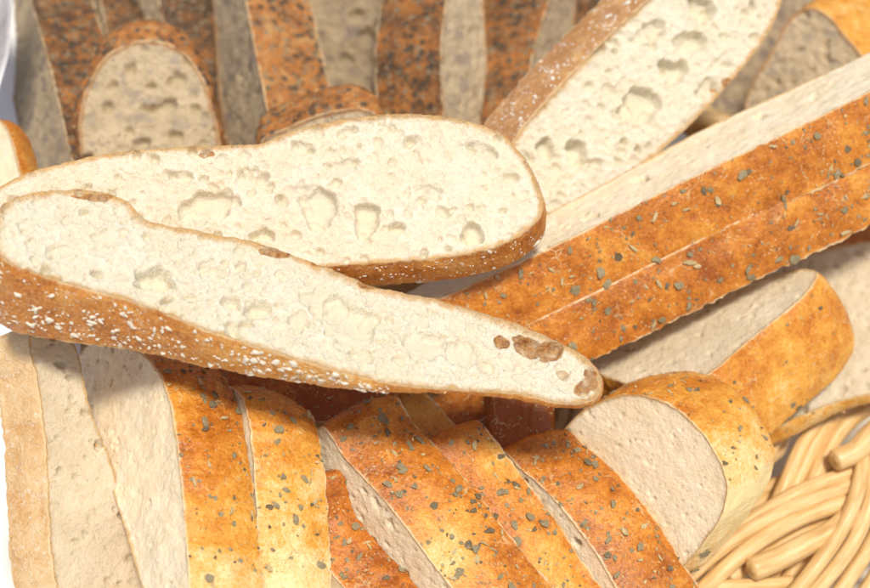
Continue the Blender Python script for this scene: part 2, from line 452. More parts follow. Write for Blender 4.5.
    NW = N2[:, 0:1] * u + N2[:, 1:2] * v
    # outward shell normals for displacement
    dt = np.roll(Wl, -1, 1) - np.roll(Wl, 1, 1); ds = np.gradient(Wl, axis=0)
    nn = np.cross(dt, -ds); nn /= np.linalg.norm(nn, axis=2)[..., None] + 1e-9
    sg = np.sign((nn * NW[None]).sum(2)); nn *= np.where(sg == 0, 1, sg)[..., None]
    flat = Wl.reshape(-1, 3); nf = nn.reshape(-1, 3)
    tl = np.linalg.norm(ext_b, axis=1)
    rim = (np.minimum(ss, 1 - ss)[:, None] * tl[None]).ravel()
    disp = (lumps * fbm(flat, .9, seed + 31, 2) + .022 * fbm(flat, 3.5, seed + 32, 3, .65)) * np.clip(rim / .35, 0, 1) + .012 * np.clip(rim / .06, 0, 1)
    flat = flat + nf * disp[:, None]
    # ragged far edge
    last = slice(Lz * M, (Lz + 1) * M)
    flat[last] += unit(ext_b.mean(0))[None] * (.13 * fbm(flat[last], 3, seed + 33, 3, .7))[:, None]
    pxw = to_px(flat)
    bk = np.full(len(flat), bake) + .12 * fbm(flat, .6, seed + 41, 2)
    for (x, y, r, amt) in pale:
        d = np.hypot(pxw[:, 0] - x, pxw[:, 1] - y) / r
        bk -= amt * np.exp(-d * d)
    bk = bk + .25 * np.exp(-rim / .12) * 0
    fw = []
    for L in range(Lz):
        for k in range(M):
            k2 = (k + 1) % M
            fw.append((L * M + k, (L + 1) * M + k, (L + 1) * M + k2, L * M + k2))
    # back cap
    bb = flat[last]; b2 = C2 + (B - C2) * (1 - heel) if heel else B
    rb = delaunay_2d_cdt([Vector(p) for p in b2], [(k, (k + 1) % M) for k in range(M)], [], 0, 1e-7)
    tb = np.array([t for t in rb[2] if len(t) == 3]); cb = b2[tb[:, :]].mean(1) if len(rb[0]) == M else None
    capf = []
    if cb is not None:
        tb = tb[inside(cb, b2)]; capf = [tuple(t[::-1]) for t in tb]
    # ---- assemble
    allw = to_world(np.concatenate([Vf, flat]))
    ctr = allw.mean(0); base = np.array([ctr[0], ctr[1], allw[:, 2].min()])
    root = thing(name, label, cat, base, group)
    nv = len(Vf)
    cv = np.concatenate([to_world(Vf), to_world(bb)])
    cf = [tuple(t) for t in tri] + [tuple(i + nv for i in t) for t in capf]
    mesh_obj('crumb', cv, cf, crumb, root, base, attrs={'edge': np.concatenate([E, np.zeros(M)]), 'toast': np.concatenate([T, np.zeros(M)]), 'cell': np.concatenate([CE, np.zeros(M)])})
    if heel >= .15:   # the heel's end is crust too
        nw = len(flat); fcap = [tuple(i + Lz * M for i in t) for t in capf]; fw = fw + fcap
    fwld = to_world(flat)
    mesh_obj('crust', fwld, fw, crust, root, base, attrs={'bake': bk, 'rim': rim})
    # ---- toppings
    nfw = nf[:, 0:1] * RIGHT + nf[:, 1:2] * UP - nf[:, 2:3] * FWD
    vis = (nf * -flat).sum(1) > -2                          # roughly the side that can be seen
    inn = (pxw[:, 0] > -40) & (pxw[:, 0] < 910) & (pxw[:, 1] > -40) & (pxw[:, 1] < 630)
    ok = np.where((rim > .07) & (bk > .1))[0]; okv = np.where((rim > .12) & vis & inn & (bk > .12))[0]
    if herbs or flakes:
        cell = wstep * T_len / Lz; n_small = int(3.6 * herbs * len(ok) * cell)
        gv = []; gf = []; gm = []
        def put(idx, sz, sink=.0):
            me, kind, fv, ff = rng.choice(FLAKES)
            A = frame_from(nfw[idx] + nr.normal(0, .22, 3), rng.uniform(0, 6.28))
            return me, kind, fv, ff, A, fwld[idx] + nfw[idx] * (sz * .06)
        for k in range(n_small):
            idx = int(rng.choice(ok)); sz = herb_sz[0] + (herb_sz[1] - herb_sz[0]) * rng.random() ** 1.5
            me, kind, fv, ff, A, p = put(idx, sz)
            o0 = len(gv); gv += [A @ (np.array(q) * sz) + p for q in fv]; gf += [tuple(i + o0 for i in t) for t in ff]; gm += [kind] * len(ff)
        if gv: mesh_obj('herb_crumbs', gv, gf, M_HERB, root, base, smooth=False, mat_idx=gm, kind='stuff')
        for k in range(flakes):
            if not len(okv): break
            idx = int(rng.choice(okv)); sz = rng.uniform(*fsize)
            me, kind, fv, ff, A, p = put(idx, sz)
            o = bpy.data.objects.new('herb_flake', me); COL.objects.link(o); o.parent = root
            o.matrix_local = Matrix.LocRotScale(Vector((p - base) * .01), Matrix(A.tolist()).to_quaternion(), (sz,) * 3); N_FLAKE_OBJ[0] += 1
    if grains or biggrains:
        gv = []; gf = []
        clus = fbm(flat, 1.6, seed + 51, 2)
        okg = ok[(clus[ok] > -.25) & (rim[ok] > .16) & (np.tile(tl, Lz + 1)[ok] > 1.0)]
        cell = wstep * T_len / Lz
        for k in range(int(grains * len(okg) * cell)):
            idx = int(rng.choice(okg)); sz = grain_sz[0] + (grain_sz[1] - grain_sz[0]) * rng.random() ** 1.6
            me, fv, ff = rng.choice(GRAINS); A = frame_from(nfw[idx] + nr.normal(0, .25, 3), rng.uniform(0, 6.28))
            o0 = len(gv); gv += [A @ (np.array(q) * sz) + fwld[idx] for q in fv]; gf += [tuple(i + o0 for i in t) for t in ff]
        if gv: mesh_obj('grain_crumbs', gv, gf, M_GRAIN, root, base, smooth=False, kind='stuff')
        okb = okg[np.isin(okg, okv)]
        for k in range(biggrains):
            if not len(okb): break
            idx = int(rng.choice(okb)); sz = rng.uniform(.2, .36)
            me, fv, ff = rng.choice(GRAINS); A = frame_from(nfw[idx] + nr.normal(0, .2, 3), rng.uniform(0, 6.28))
            o = bpy.data.objects.new('grain', me); COL.objects.link(o); o.parent = root
            o.matrix_local = Matrix.LocRotScale(Vector((fwld[idx] - base) * .01), Matrix(A.tolist()).to_quaternion(), (sz,) * 3)
    if len(okv):
        for k in range(9):
            idx = int(rng.choice(okv)); SPOTS.append((fwld[idx], nfw[idx]))
    if bits:
        gv = []; gf = []; bw = to_world(lift(B)); nw_ = NW[:, 0:1] * RIGHT + NW[:, 1:2] * UP - NW[:, 2:3] * FWD
        nrw = n[0] * RIGHT + n[1] * UP - n[2] * FWD
        for k in range(int(bits * M * wstep)):
            idx = rng.randrange(M); sz = .03 + .08 * rng.random() ** 2.5
            me, fv, ff = rng.choice(GRAINS); A = frame_from(nw_[idx] + nr.normal(0, .6, 3), rng.uniform(0, 6.28))
            p = bw[idx] - nw_[idx] * rng.uniform(-.01, .05) + nrw * rng.uniform(-.05, .02)
            sz *= .75; o0 = len(gv); gv += [A @ (np.array(q) * sz * [1, 1, 1.3]) + p for q in fv]; gf += [tuple(i + o0 for i in t) for t in ff]
        mesh_obj('crumb_bits', gv, gf, M_CRUMBBIT, root, base, smooth=True, kind='stuff')
    return root

G_TOP = 'long white slices on top of the pile'
G_FRONT = 'herb topped slices in the front row'
G_SIDE = 'herb topped slices at the right'
G_BACK = 'dark seeded slices standing at the back'

# ------------------------------------------------------------------ the two long slices on top
bread('long wedge shaped white slice lying frontmost on top, white grains on its crust',
      [(-6,225),(0,207),(25,195),(60,190),(95,191),(125,200),(148,220),(200,231),(258,243),(300,258),(350,277),(372,287),(395,291),(430,299),(480,313),(530,330),(565,346),(590,362),(601,380),(597,396),(578,404),(550,401),(520,394),(480,391),(440,389),(400,385),(360,377),(320,366),(280,354),(240,341),(200,328),(160,312),(120,298),(80,287),(40,275),(10,263),(-6,248)],
      None, None, [(20,268,22,334,2.3),(430,388,430,391,.8)], plane=[(50,275,45.3),(50,195,47.0),(580,400,48.2)],
      crumb=CR_WHITE, crust=K_SALT, step=.048, wstep=.055, bulge=.12, seed=1, group=G_TOP, bits=5, ragged=.045, bake=.62, big_rough=.09,
      pores=[(158,278,17,12,-35,.38),(137,282,4,3,0,.3),(167,299,7,3,30,.35),(190,296,7,4,20,.15),(230,300,11,6,0,.2),(257,309,15,9,15,.2),(248,322,8,4,0,.3),(60,249,15,7,15,.12),(28,222,12,6,30,.08),(110,235,16,8,0,.08),
             (350,322,28,22,-30,.34),(318,300,18,12,0,.10),(423,343,17,13,0,.22),(437,338,11,5,-20,.35),(463,353,14,14,0,.3),(490,366,6,6,0,.22),(362,354,12,8,0,.16),(300,319,11,9,0,.13),(418,318,14,6,-20,.12),(400,360,9,5,0,.12),(565,371,8,7,0,.14),(520,368,7,5,0,.12),(205,268,12,6,0,.08)],
      toast=[(503,341,9,8,0,-.22),(530,346,17,13,-5,-.26),(550,349,16,13,10,-.2),(565,371,7,6,0,-.1),(592,378,8,13,0),(520,338,9,5,0,-.1),(275,252,17,6,-15),(372,284,14,6,-15),(322,264,12,4,0),(93,196,22,4,0),(585,386,14,7,40)], rnd_pores=420, pore_r=(.035,.2),
      grains=11, biggrains=80, grain_sz=(.07,.2), pale=[(330,375,120,.25)])
bread('long flat white slice lying just behind the wedge shaped one, rounded right end',
      [(-14,200),(20,176),(60,164),(100,155),(150,149),(200,146),(262,143),(285,134),(320,124),(360,117),(400,114),(440,116),(475,123),(505,137),(525,160),(540,190),(542,210),(530,228),(500,245),(465,254),(430,259),(390,262),(340,265),(280,268),(200,268),(100,250),(0,232)],
      None, None, [(450,258,454,280,1.7)], plane=[(450,258,50.6),(450,120,52.2),(20,200,50.4)],
      crumb=CR_WHITE2, crust=K_SALT, step=.055, wstep=.06, bulge=.1, seed=2, group=G_TOP, bits=6, bake=.66, big_rough=.10,
      pores=[(208,205,30,15,10,.35),(263,233,12,7,0,.3),(320,208,16,20,0,.3),(366,220,13,17,0,.28),(397,227,8,6,0,.45),(472,234,11,11,0,.3),(410,143,7,6,0,.14),(400,132,5,4,0,.1),(378,140,6,5,0,.12),(482,148,18,7,-25,.12),(512,176,8,6,0,.18),(302,147,12,7,0,.14),(155,160,5,5,0,.1),(250,178,16,9,20,.14),(430,190,14,8,0,.1),(345,165,16,8,20,.10),(300,190,16,10,0,.12),(180,178,12,8,0,.14),(445,212,8,6,0,.12)],
      toast=[(207,154,9,4,0)], rnd_pores=420, pore_r=(.035,.2), grains=12, biggrains=14, grain_sz=(.07,.16), pale=[(450,270,90,.15)])
bread('big white slice with open holes leaning at the back, floury crust on its left',
      [(513,143),(540,108),(580,65),(620,25),(648,0),(690,-40),(735,-55),(772,-40),(782,-5),(775,20),(755,52),(728,85),(700,115),(668,145),(635,172),(605,192),(570,208),(540,218),(515,210),(503,180)],
      (600,120,58.0), (.28,.12,.95), [(560,87,530,72,1.6)], crumb=CR_WHITE, crust=K_PALE, step=.07, wstep=.08, seed=3, bits=3, bake=.85, group=G_TOP, big_rough=.1,
      pores=[(703,7,13,12,-30,.7),(690,42,18,13,20,.3),(675,72,15,11,0,.35),(643,103,20,17,10,.6),(600,50,7,5,0,.25),(615,52,4,4,0,.2),(727,65,9,5,0,.15),(547,148,9,9,0,.55),(577,155,11,14,20,.6),(655,30,12,8,0,.2),(710,85,10,7,0,.15),(610,90,9,6,0,.15),(595,165,10,7,0,.2)],
      toast=[(728,83,6,5,0)], rnd_pores=330, pore_r=(.04,.22), grains=12, biggrains=14, grain_sz=(.07,.17))

# ------------------------------------------------------------------ right side
D1 = [(385,322),(450,294),(500,271),(560,243),(600,223),(700,173),(800,126),(870,91),(960,47),(1010,10),(960,5),(870,52),(800,85),(700,131),(600,186),(560,207),(500,240),(420,285),(380,310)]
bread('upper of two long herb topped slices at the right, its pale cut side up',
      D1, None, None, [(600,223,625,279,.65),(800,126,826,186,.65)], plane=[(450,293,53.6),(870,90,55.4),(700,130,58.4)], crumb=CR_DENSE, step=.09, wstep=.085, seed=4, bits=3, group=G_SIDE,
      rnd_pores=120, pore_r=(.05,.16), pores=[(640,178,10,3,20,.2),(760,115,8,3,20,.2),(590,215,9,3,20,.2)], herbs=1.7, flakes=46, bake=.62, bulge=.06, big_rough=.12, fsize=(.26,.56))
D2 = [(515,332),(530,328),(588,302),(628,282),(728,232),(828,184),(898,149),(988,105),(1035,66),(988,63),(898,110),(828,143),(728,189),(628,244),(588,265),(545,290)]
bread('lower of two long herb topped slices at the right, only its crust showing',
      [(x - 3, y - 5) for x, y in D2], None, None, [(585,297,611,352,.65),(825,179,851,236,.65)], plane=[(475,347,54.2),(895,144,56.0),(725,184,59.0)], crumb=CR_DENSE, step=.14, wstep=.085, seed=5, bits=3, group=G_SIDE,
      herbs=1.7, flakes=46, bake=.64, bulge=.10, fsize=(.26,.56))
bread('thick rounded end piece with glossy orange crust and greyish cut side, right of centre',
      [(817,273),(802,297),(772,322),(742,346),(714,370),(690,385),(665,393),(640,388),(600,374),(572,358),(640,325),(700,299),(745,283),(780,274),(805,269)],
      (742,346,54.9), (-.35,.75,.55), [(742,346,793,424,1.4)], crumb=CR_GREY, step=.09, wstep=.08, seed=6, bits=4, heel=.18, heel_s=.3, bulge=.22, group=G_SIDE,
      rnd_pores=120, pore_r=(.05,.13), herbs=.35, flakes=4, bake=.55, pale=[(690,290,30,.2),(820,400,60,.25)], lumps=.12)
bread('large flat slice at the right edge behind the rounded end piece, greyish cut side showing',
      [(680,318),(705,297),(735,277),(775,262),(830,250),(880,241),(930,246),(960,295),(950,350),(905,383),(860,396),(820,408),(775,428),(740,444),(700,440),(680,400),(682,345)],
      (830,320,59.4), (-.2,.48,.85), [(830,250,834,230,1.5),(800,415,804,428,1.5)], crumb=CR_GREY, step=.1, wstep=.09, seed=7, bulge=.2, group=G_SIDE, bits=3, rnd_pores=160, pore_r=(.05,.2), bake=.58, pale=[(820,420,70,.35)], herbs=.3)
bread('half round slice with smooth oval cut face and golden crust, beside the wicker rim',
      [(562,437),(575,418),(598,403),(625,395),(652,398),(682,413),(709,443),(727,482),(723,512),(706,540),(688,562),(665,582),(630,572),(600,525),(575,472)],
      (650,460,52.6), (-.60,-.10,.79), [(700,430,753,400,2.1)], crumb=CR_DENSE, step=.08, wstep=.075, seed=8, bits=5, heel=.07, heel_s=.4, bulge=.12, group=G_SIDE,
      rnd_pores=200, pore_r=(.03,.09), big_rough=.04, foamy=.5, herbs=1.0, flakes=16, bake=.46, pale=[(768,495,50,.45),(728,540,50,.38)], fsize=(.2,.46), lumps=.10)

# ------------------------------------------------------------------ front row
bread('narrow slice at the far left of the front row, floury crumbly crust on its left',
      [(30,335),(38,385),(45,440),(48,500),(51,545),(56,588),(66,660),(110,690),(175,670),(150,588),(132,530),(108,455),(88,400),(74,345),(50,325)],
      (50,480,48.9), (.52,.2,.83), [(45,440,4,447,1.0)], crumb=CR_GREY, crust=K_PALE, step=.075, wstep=.08, seed=9, bits=6, group=G_FRONT, rnd_pores=150, grains=9, grain_sz=(.03,.09), bake=.40, ragged=.05)
bread('slice leaning at the left of the front row with its rough cut face turned left',
      [(95,340),(125,346),(146,358),(164,385),(175,430),(181,480),(185,530),(189,588),(190,660),(180,690),(165,660),(142,588),(125,530),(100,455),(80,400),(76,362)],
      (180,450,47.8), (-.70,.25,.67), [(175,430,246,437,1.3)], crumb=CR_DENSE, step=.06, wstep=.075, seed=10, bits=7, group=G_FRONT, rnd_pores=150, pore_r=(.03,.12), big_rough=.14,
      herbs=2.0, flakes=40, bake=.62, pale=[(225,595,75,.45)], fsize=(.2,.46), bulge=0.22)
bread('slice touching the leaning one in the front row, crust pale yellow at its foot',
      [(218,386),(237,392),(248,420),(254,470),(257,530),(256,588),(252,660)],
      (250,480,49.0), (-.70,.22,.67), [(254,470,326,487,1.1)], close=4, step=.12, wstep=.075, seed=11, bits=6, group=G_FRONT, herbs=1.8, flakes=34, bake=.56, pale=[(290,580,80,.46),(328,480,30,.25)], bulge=0.24, ragged=.06)
bread('low slice half hidden between two others at the bottom of the front row',
      [(283,490),(300,535),(322,563),(350,595),(390,650)],
      (322,563,50.4), (-.66,-.3,.69), [(310,548,374,526,.9)], close=4, step=.1, wstep=.08, seed=12, bits=5, group=G_FRONT, herbs=2.6, flakes=26, bake=.72, bulge=0.14)
bread('broad slice in the middle of the front row, thickly strewn with herbs',
      [(322,428),(345,458),(375,490),(400,520),(430,560),(453,590),(495,650)],
      (400,520,49.8), (-.66,-.3,.69), [(375,490,446,456,1.2)], close=4.5, step=.08, wstep=.07, seed=13, bits=8, group=G_FRONT, herbs=2.9, flakes=58, bake=.66, pale=[(445,560,50,.4)], bulge=0.24, fsize=(.2,.46), rnd_pores=120)
bread('slice wedged between the two broad herb strewn slices of the front row',
      [(410,455),(428,478),(457,517),(487,557),(512,597),(552,662)],
      (457,517,51.0), (-.66,-.3,.69), [(457,517,525,480,1.1)], close=4, step=.12, wstep=.075, seed=14, bits=5, group=G_FRONT, herbs=2.4, flakes=34, bake=.62, bulge=0.16, pale=[(500,455,30,.3),(560,580,45,.2)])
bread('herb strewn slice at the right of the front row, before the half round one',
      [(503,452),(517,466),(545,490),(575,525),(600,560),(617,590),(660,660)],
      (575,525,51.4), (-.66,-.2,.72), [(575,525,640,500,1.1)], close=4.5, step=.08, wstep=.07, seed=15, bits=8, group=G_FRONT, herbs=2.4, flakes=44, bake=.64, bulge=0.22, rnd_pores=120, fsize=(.2,.46))
G_UNDER = 'slices in the shade under the long wedge'
bread('pale crusted slice in the shade behind the broad middle slice',
      [(335,395),(370,422),(400,457),(432,500)], (400,457,54.2), (-.66,-.3,.69), [(400,457,462,434,1.0)], close=3.5, step=.14, wstep=.1, seed=16, group=G_UNDER, herbs=.8, flakes=3, bake=.40)
bread('slice lying crosswise in the shade under the wedge, dark orange crust',
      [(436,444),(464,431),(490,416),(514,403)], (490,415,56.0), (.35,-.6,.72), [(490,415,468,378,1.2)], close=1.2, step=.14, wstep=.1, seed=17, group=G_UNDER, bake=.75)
bread('small orange slice tucked in the shade behind the right front slice',
      [(440,428),(462,447),(490,482),(510,520)], (462,447,56), (-.66,-.3,.69), [(462,447,524,420,1.0)], close=3, step=.14, wstep=.1, seed=18, group=G_UNDER, herbs=1.2, bake=.62)
bread('dark shaded slice under the wedge, behind the left front slices',
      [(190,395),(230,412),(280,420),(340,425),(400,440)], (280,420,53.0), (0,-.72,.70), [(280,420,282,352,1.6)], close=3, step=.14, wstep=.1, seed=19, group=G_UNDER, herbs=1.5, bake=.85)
bread('added dark slice standing in for the shaded hollow left of the half round slice',
      [(488,452),(510,450),(532,448),(550,449)], (532,448,53.6), (0,-.72,.70), [(532,448,534,372,1.5)], close=1.4, step=.14, wstep=.1, seed=20, group=G_UNDER, bake=1.2, herbs=1.0)  # added piece, its very dark bake stands in for the hollow's shade

# ------------------------------------------------------------------ back row
HB = dict(crumb=CR_MALT, crust=K_DARK, step=.13, wstep=.11, group=G_BACK, herb_sz=(.06,.16))
bread('dark seeded slice at the far left of the back row, right beside the napkin',
      [(12,-70),(30,0),(48,60),(62,120),(76,180),(88,240)], (48,60,64.5), (-.80,.1,.6), [(48,60,112,58,1.8)], close=4, seed=21, herbs=3, bake=.6, rnd_pores=60, **HB)
bread('dark slice between the far left one and the one facing forward at the back',
      [(92,-70),(100,0),(110,50),(120,120),(130,200)], (102,20,69), (-.8,.1,.6), [(102,20,160,18,1.5)], close=3.5, seed=22, herbs=3, bake=.75, **HB)
bread('slice facing forward in the back row with a rounded brown crust arch',
      [(82,165),(80,122),(88,88),(106,58),(131,44),(156,42),(181,52),(201,77),(215,120),(222,165),(222,220),(150,245),(88,225)],
      (150,100,62.0), (.05,.12,.99), [(150,42,149,20,1.2)], crumb=CR_RYE, crust=K_DARK, step=.1, wstep=.1, seed=23, group=G_BACK, bulge=.22, herbs=1, bake=.45,
      pores=[(150,87,5,4,0,.35),(163,108,14,9,15,.4),(130,70,5,9,-20,.2),(107,107,5,6,0,.25),(128,130,6,5,0,.25),(187,62,6,5,0,.2),(173,80,9,5,30,.25),(140,143,10,5,0,.35),(110,88,6,4,30,.15),(195,110,5,7,0,.2),(175,135,8,5,0,.25)], rnd_pores=90, pore_r=(.08,.25))
bread('dark brown slice standing just behind the forward facing one',
      [(148,-60),(158,0),(175,80),(195,180),(205,240)], (165,30,68), (-.75,.1,.65), [(165,30,240,30,1.6)], close=3.5, seed=24, herbs=3, bake=.75, **HB)
bread('tall back row slice with orange seeded crust, right of the forward facing one',
      [(230,-70),(245,0),(257,60),(267,110),(278,180),(286,240)], (257,60,64.5), (-.80,.1,.6), [(257,60,325,66,1.6)], close=3.6, seed=25, herbs=3.2, bake=.32, rnd_pores=60, **HB)
bread('blurred grey slice deep in the gap at the middle of the back row',
      [(300,-60),(345,-70),(395,-60),(398,40),(395,130),(345,140),(300,130)], (345,30,71), (0,.1,.99), 2.0, pore_r=(.1,.35), seed=26, bake=.8, rnd_pores=60, **HB)
bread('dark seeded slice right of the blurred gap, pale cut side turned right',
      [(458,-70),(447,0),(442,50),(444,115),(452,180),(458,240)], (442,50,64), (.8,.1,.6), [(442,50,376,50,1.6)], close=3.6, seed=27, herbs=3.4, bake=.55, rnd_pores=60, **dict(HB, crumb=CR_RYE))
bread('dark seeded slice standing left of the big white leaning slice, rust coloured crust',
      [(562,-70),(549,0),(537,40),(529,80),(522,140),(518,220)], (537,40,66.5), (.75,.1,.65), [(537,40,470,42,1.5)], close=2.6, seed=28, herbs=3.4, bake=.58, rnd_pores=40, **HB)
bread('dark slice mostly hidden behind the big white leaning slice',
      [(632,-70),(615,0),(595,60),(575,120),(560,200)], (605,30,69), (.75,.1,.65), [(605,30,545,32,1.5)], close=3, seed=29, herbs=3.4, bake=.68, **HB)
bread('slice in the top right corner with spotted grey crumb and pale crust',
      [(745,110),(757,75),(775,45),(790,18),(812,8),(830,18),(848,40),(868,65),(880,110),(860,160),(780,170)],
      (800,60,66), (-.42,.1,.9), [(810,10,850,-12,1.8)], crumb=CR_RYE, crust=K_HERB, step=.11, wstep=.1, seed=30, group=G_BACK, herbs=2, bake=.42, rnd_pores=90, pore_r=(.08,.2), bulge=.1)
bread('small crusty heel with reddish brown top lying behind the long flat slice',
      [(262,142),(285,130),(310,119),(340,111),(360,109),(378,118),(386,140),(380,190),(330,205),(270,190)],
      (320,130,59.5), (0,-.12,.99), [(320,115,317,84,1.6)], crumb=CR_RYE, crust=K_DARK, step=.11, wstep=.09, seed=31, group=G_BACK, heel=.16, heel_s=.2, bulge=.12, herbs=1, bake=.42)
bread('orange crusted bit of bread at the left edge beside the napkin',
      [(-50,132),(-15,118),(2,122),(12,142),(18,165),(22,190),(10,215),(-40,220)],
      (0,150,57), (-.35,.1,.93), [(12,142,34,152,1.2)], crumb=CR_DENSE, crust=K_HERB, step=.12, wstep=.09, seed=32, bulge=.1, bake=.6)

bread('added dark slice filling the shadowed gap between the big leaning slice and the corner one',
      [(700,90),(715,20),(745,-40),(790,-60),(840,-50),(880,-10),(890,60),(850,130),(780,150),(720,130)],
      (790,40,71), (-.2,.1,.97), [(790,-50,815,-70,1.5)], crumb=CR_MALT, crust=K_DARK, step=.15, wstep=.12, seed=33, group=G_BACK, herbs=2, bake=.6)  # added where only shadow lies, dark crumb and crust stand in for it

# loose crumbs fallen on the crusts
gv = []; gf = []
for p, q in SPOTS:
    for k in range(random.choice((1, 1, 2, 3))):
        sz = .05 + .13 * random.random() ** 2.5; me, fv, ff = random.choice(GRAINS); A = frame_from(q + np.random.normal(0, .4, 3), random.uniform(0, 6.28))
        c = p + A @ np.array([random.uniform(-.25, .25) * (k > 0), random.uniform(-.25, .25) * (k > 0), sz * .12]); o0 = len(gv)
        gv += [A @ (np.array(t) * sz * [1, 1, 1.5]) + c for t in fv]; gf += [tuple(i + o0 for i in t) for t in ff]
lc = mesh_obj('loose_crumbs', gv, gf, M_CRUMBBIT, None, np.array([0, 0, 10.0]), smooth=False, kind='stuff')
lc['label'] = 'tiny pale crumbs fallen over the crusts of the slices'; lc['category'] = 'crumbs'

# ------------------------------------------------------------------ wicker basket
def mat_wicker():
    m = NT('wicker')
    st = m.attr('along'); rd = m.attr('round')
    cx = m.t.nodes.new('ShaderNodeCombineXYZ'); m.t.links.new(m.math('MULTIPLY', st, .35), cx.inputs[0]); m.t.links.new(m.math('MULTIPLY', rd, 3.0), cx.inputs[1]); m.t.links.new(m.attr('rod'), cx.inputs[2])
    n = m.noise(2.2, 4, .6, co=cx.outputs[0]); n2 = m.noise(90, 3)
    c = m.ramp(n, [(.25, (.52, .29, .09)), (.5, (.74, .49, .21)), (.75, (.84, .63, .34))])
    c = m.mix(m.mrange(m.vor(75), .07, .03), c, (.20, .09, .03))
    m.set('Base Color', c); m.set('Roughness', m.mrange(n2, .3, .7, .24, .42)); m.set('Specular IOR Level', .5)
    b = m.bump(n, .4, .0004); m.set('Normal', m.bump(n2, .3, .0006, b)); return m.m
M_WICKER = mat_wicker()
def tube(pts, r0, r1=None, nseg=14, sub=8, seed=0, cap=True):
    """smooth tube through camera/world cm points -> verts, faces, attributes"""
    pts = np.asarray(pts, float); n = len(pts); out = []
    ext = np.concatenate([[2 * pts[0] - pts[1]], pts, [2 * pts[-1] - pts[-2]]])
    for k in range(n - 1):
        p0, p1, p2, p3 = ext[k:k + 4]
        for t in np.linspace(0, 1, sub, endpoint=False):
            out.append(.5 * ((2 * p1) + (-p0 + p2) * t + (2 * p0 - 5 * p1 + 4 * p2 - p3) * t * t + (-p0 + 3 * p1 - 3 * p2 + p3) * t**3))
    out.append(pts[-1]); C = np.array(out); m = len(C)
    tg = np.gradient(C, axis=0); tg /= np.linalg.norm(tg, axis=1)[:, None]
    rr = np.linspace(r0, r1 if r1 else r0, m) * (1 + .018 * vn(np.stack([np.arange(m) * .5, np.full(m, seed), np.zeros(m)], 1), .5, seed))
    u = unit(np.cross(tg[0], [.3, .2, 1])); V = []; al = []; ro = []; L = 0
    for k in range(m):
        u = unit(u - tg[k] * np.dot(u, tg[k])); w = np.cross(tg[k], u)
        if k: L += np.linalg.norm(C[k] - C[k - 1])
        for j in range(nseg):
            a = 2 * math.pi * j / nseg; V.append(C[k] + rr[k] * (math.cos(a) * u + math.sin(a) * w)); al.append(L); ro.append(abs(j - nseg / 2) / nseg * 2)
    Fc = [(k * nseg + j, k * nseg + (j + 1) % nseg, (k + 1) * nseg + (j + 1) % nseg, (k + 1) * nseg + j) for k in range(m - 1) for j in range(nseg)]
    if cap:
        for e, s_ in ((0, -1), (m - 1, 1)):
            pb = e * nseg
            for q, h in ((.88, .16), (.55, .28), (.2, .33)):
                b = len(V); V += [C[e] + (V[e * nseg + j] - C[e]) * q + tg[e] * s_ * rr[e] * h + rr[e] * .12 * math.sin(2 * j) * tg[e] * (q < .8) for j in range(nseg)]; al += [L + 7] * nseg; ro += [.2 + q] * nseg
                Fc += [(pb + j, pb + (j + 1) % nseg, b + (j + 1) % nseg, b + j)[::s_] for j in range(nseg)]; pb = b
            Fc.append(tuple(b + j for j in range(nseg))[::s_])
    return np.array(V), Fc, al, ro
BC = np.array([-1.0, 10.0, 0.4])
basket = thing('wicker_basket', 'pale honey coloured wicker basket with braided rim holding all the bread', 'basket', BC)
rod_n = [0]
def rod(pts, r, r1=None, world=False):
    rod_n[0] += 1
    w = np.array(pts, float) if world else to_world(np.array([P(x * .337 + 680, y * .337 + 390, d) for x, y, d in pts]))
    V, Fc, al, ro = tube(w, r, r1, seed=rod_n[0])
    return mesh_obj('rod', V, Fc, M_WICKER, basket, BC, attrs={'along': al, 'round': ro, 'rod': [rod_n[0] * 3.3] * len(V)})
# rods of the rim in crop pixels (x, y, distance in cm)
B0 = 58.4
def dz(x, y): return B0 + (300 - y) * .0045 + (x - 300) * .002
def rp(pts, lift=0.0): return [(q[0], q[1], dz(q[0], q[1]) - lift - (q[2] if len(q) > 2 else 0)) for q in pts]
RR = .315
# bundle going up to the right
rod(rp([(290,330),(325,250),(362,165),(415,95),(480,50),(560,10),(640,-30)], -.2), RR)
rod(rp([(325,330),(355,250),(398,160),(450,95),(520,50),(600,10),(680,-30)], -.1), RR)
rod(rp([(378,320),(405,255),(445,165),(500,95),(570,45),(640,10),(720,-30)], 0), RR + .03)
# bundle of arcs sweeping over to the right
rod(rp([(100,490),(180,410),(265,352),(350,304),(430,272),(505,250),(540,238,-.5)], .55), RR)
rod(rp([(-60,640),(30,548),(130,462),(240,392),(340,345),(430,310),(500,288),(545,275,-.5)], .7), RR + .02)
rod(rp([(20,650),(85,575),(180,490),(280,420),(370,375),(440,350),(496,332),(540,322,-.5)], .65), RR + .02)
# cut rod lying below
rod(rp([(215,532),(300,497),(380,455),(440,425),(490,385),(530,340,-.5)], .95), .47, .40)
rod(rp([(150,560),(200,520),(300,462),(400,412),(480,378),(530,350,-.5)], -.1), RR)
# uprights sweeping down on the right
rod(rp([(548,130,-1.2),(545,180,-.8),(540,230,-.2),(520,320),(480,410),(420,500),(350,590),(280,680)], 1.25), .31)
rod(rp([(590,100,-.9),(582,170,-.5),(574,230),(566,320),(530,420),(475,510),(400,600),(330,690)], 1.1), .31)
rod(rp([(630,120),(632,250),(610,360),(570,450),(520,530),(465,610),(400,700)], .8), .31)
rod(rp([(690,160),(690,280),(660,400),(620,480),(575,560),(520,640),(460,720)], .4), .31)
# cut rod at the upper right
rod(rp([(462,208),(520,182),(570,130),(640,70),(720,10)], 1.2), .46, .44)
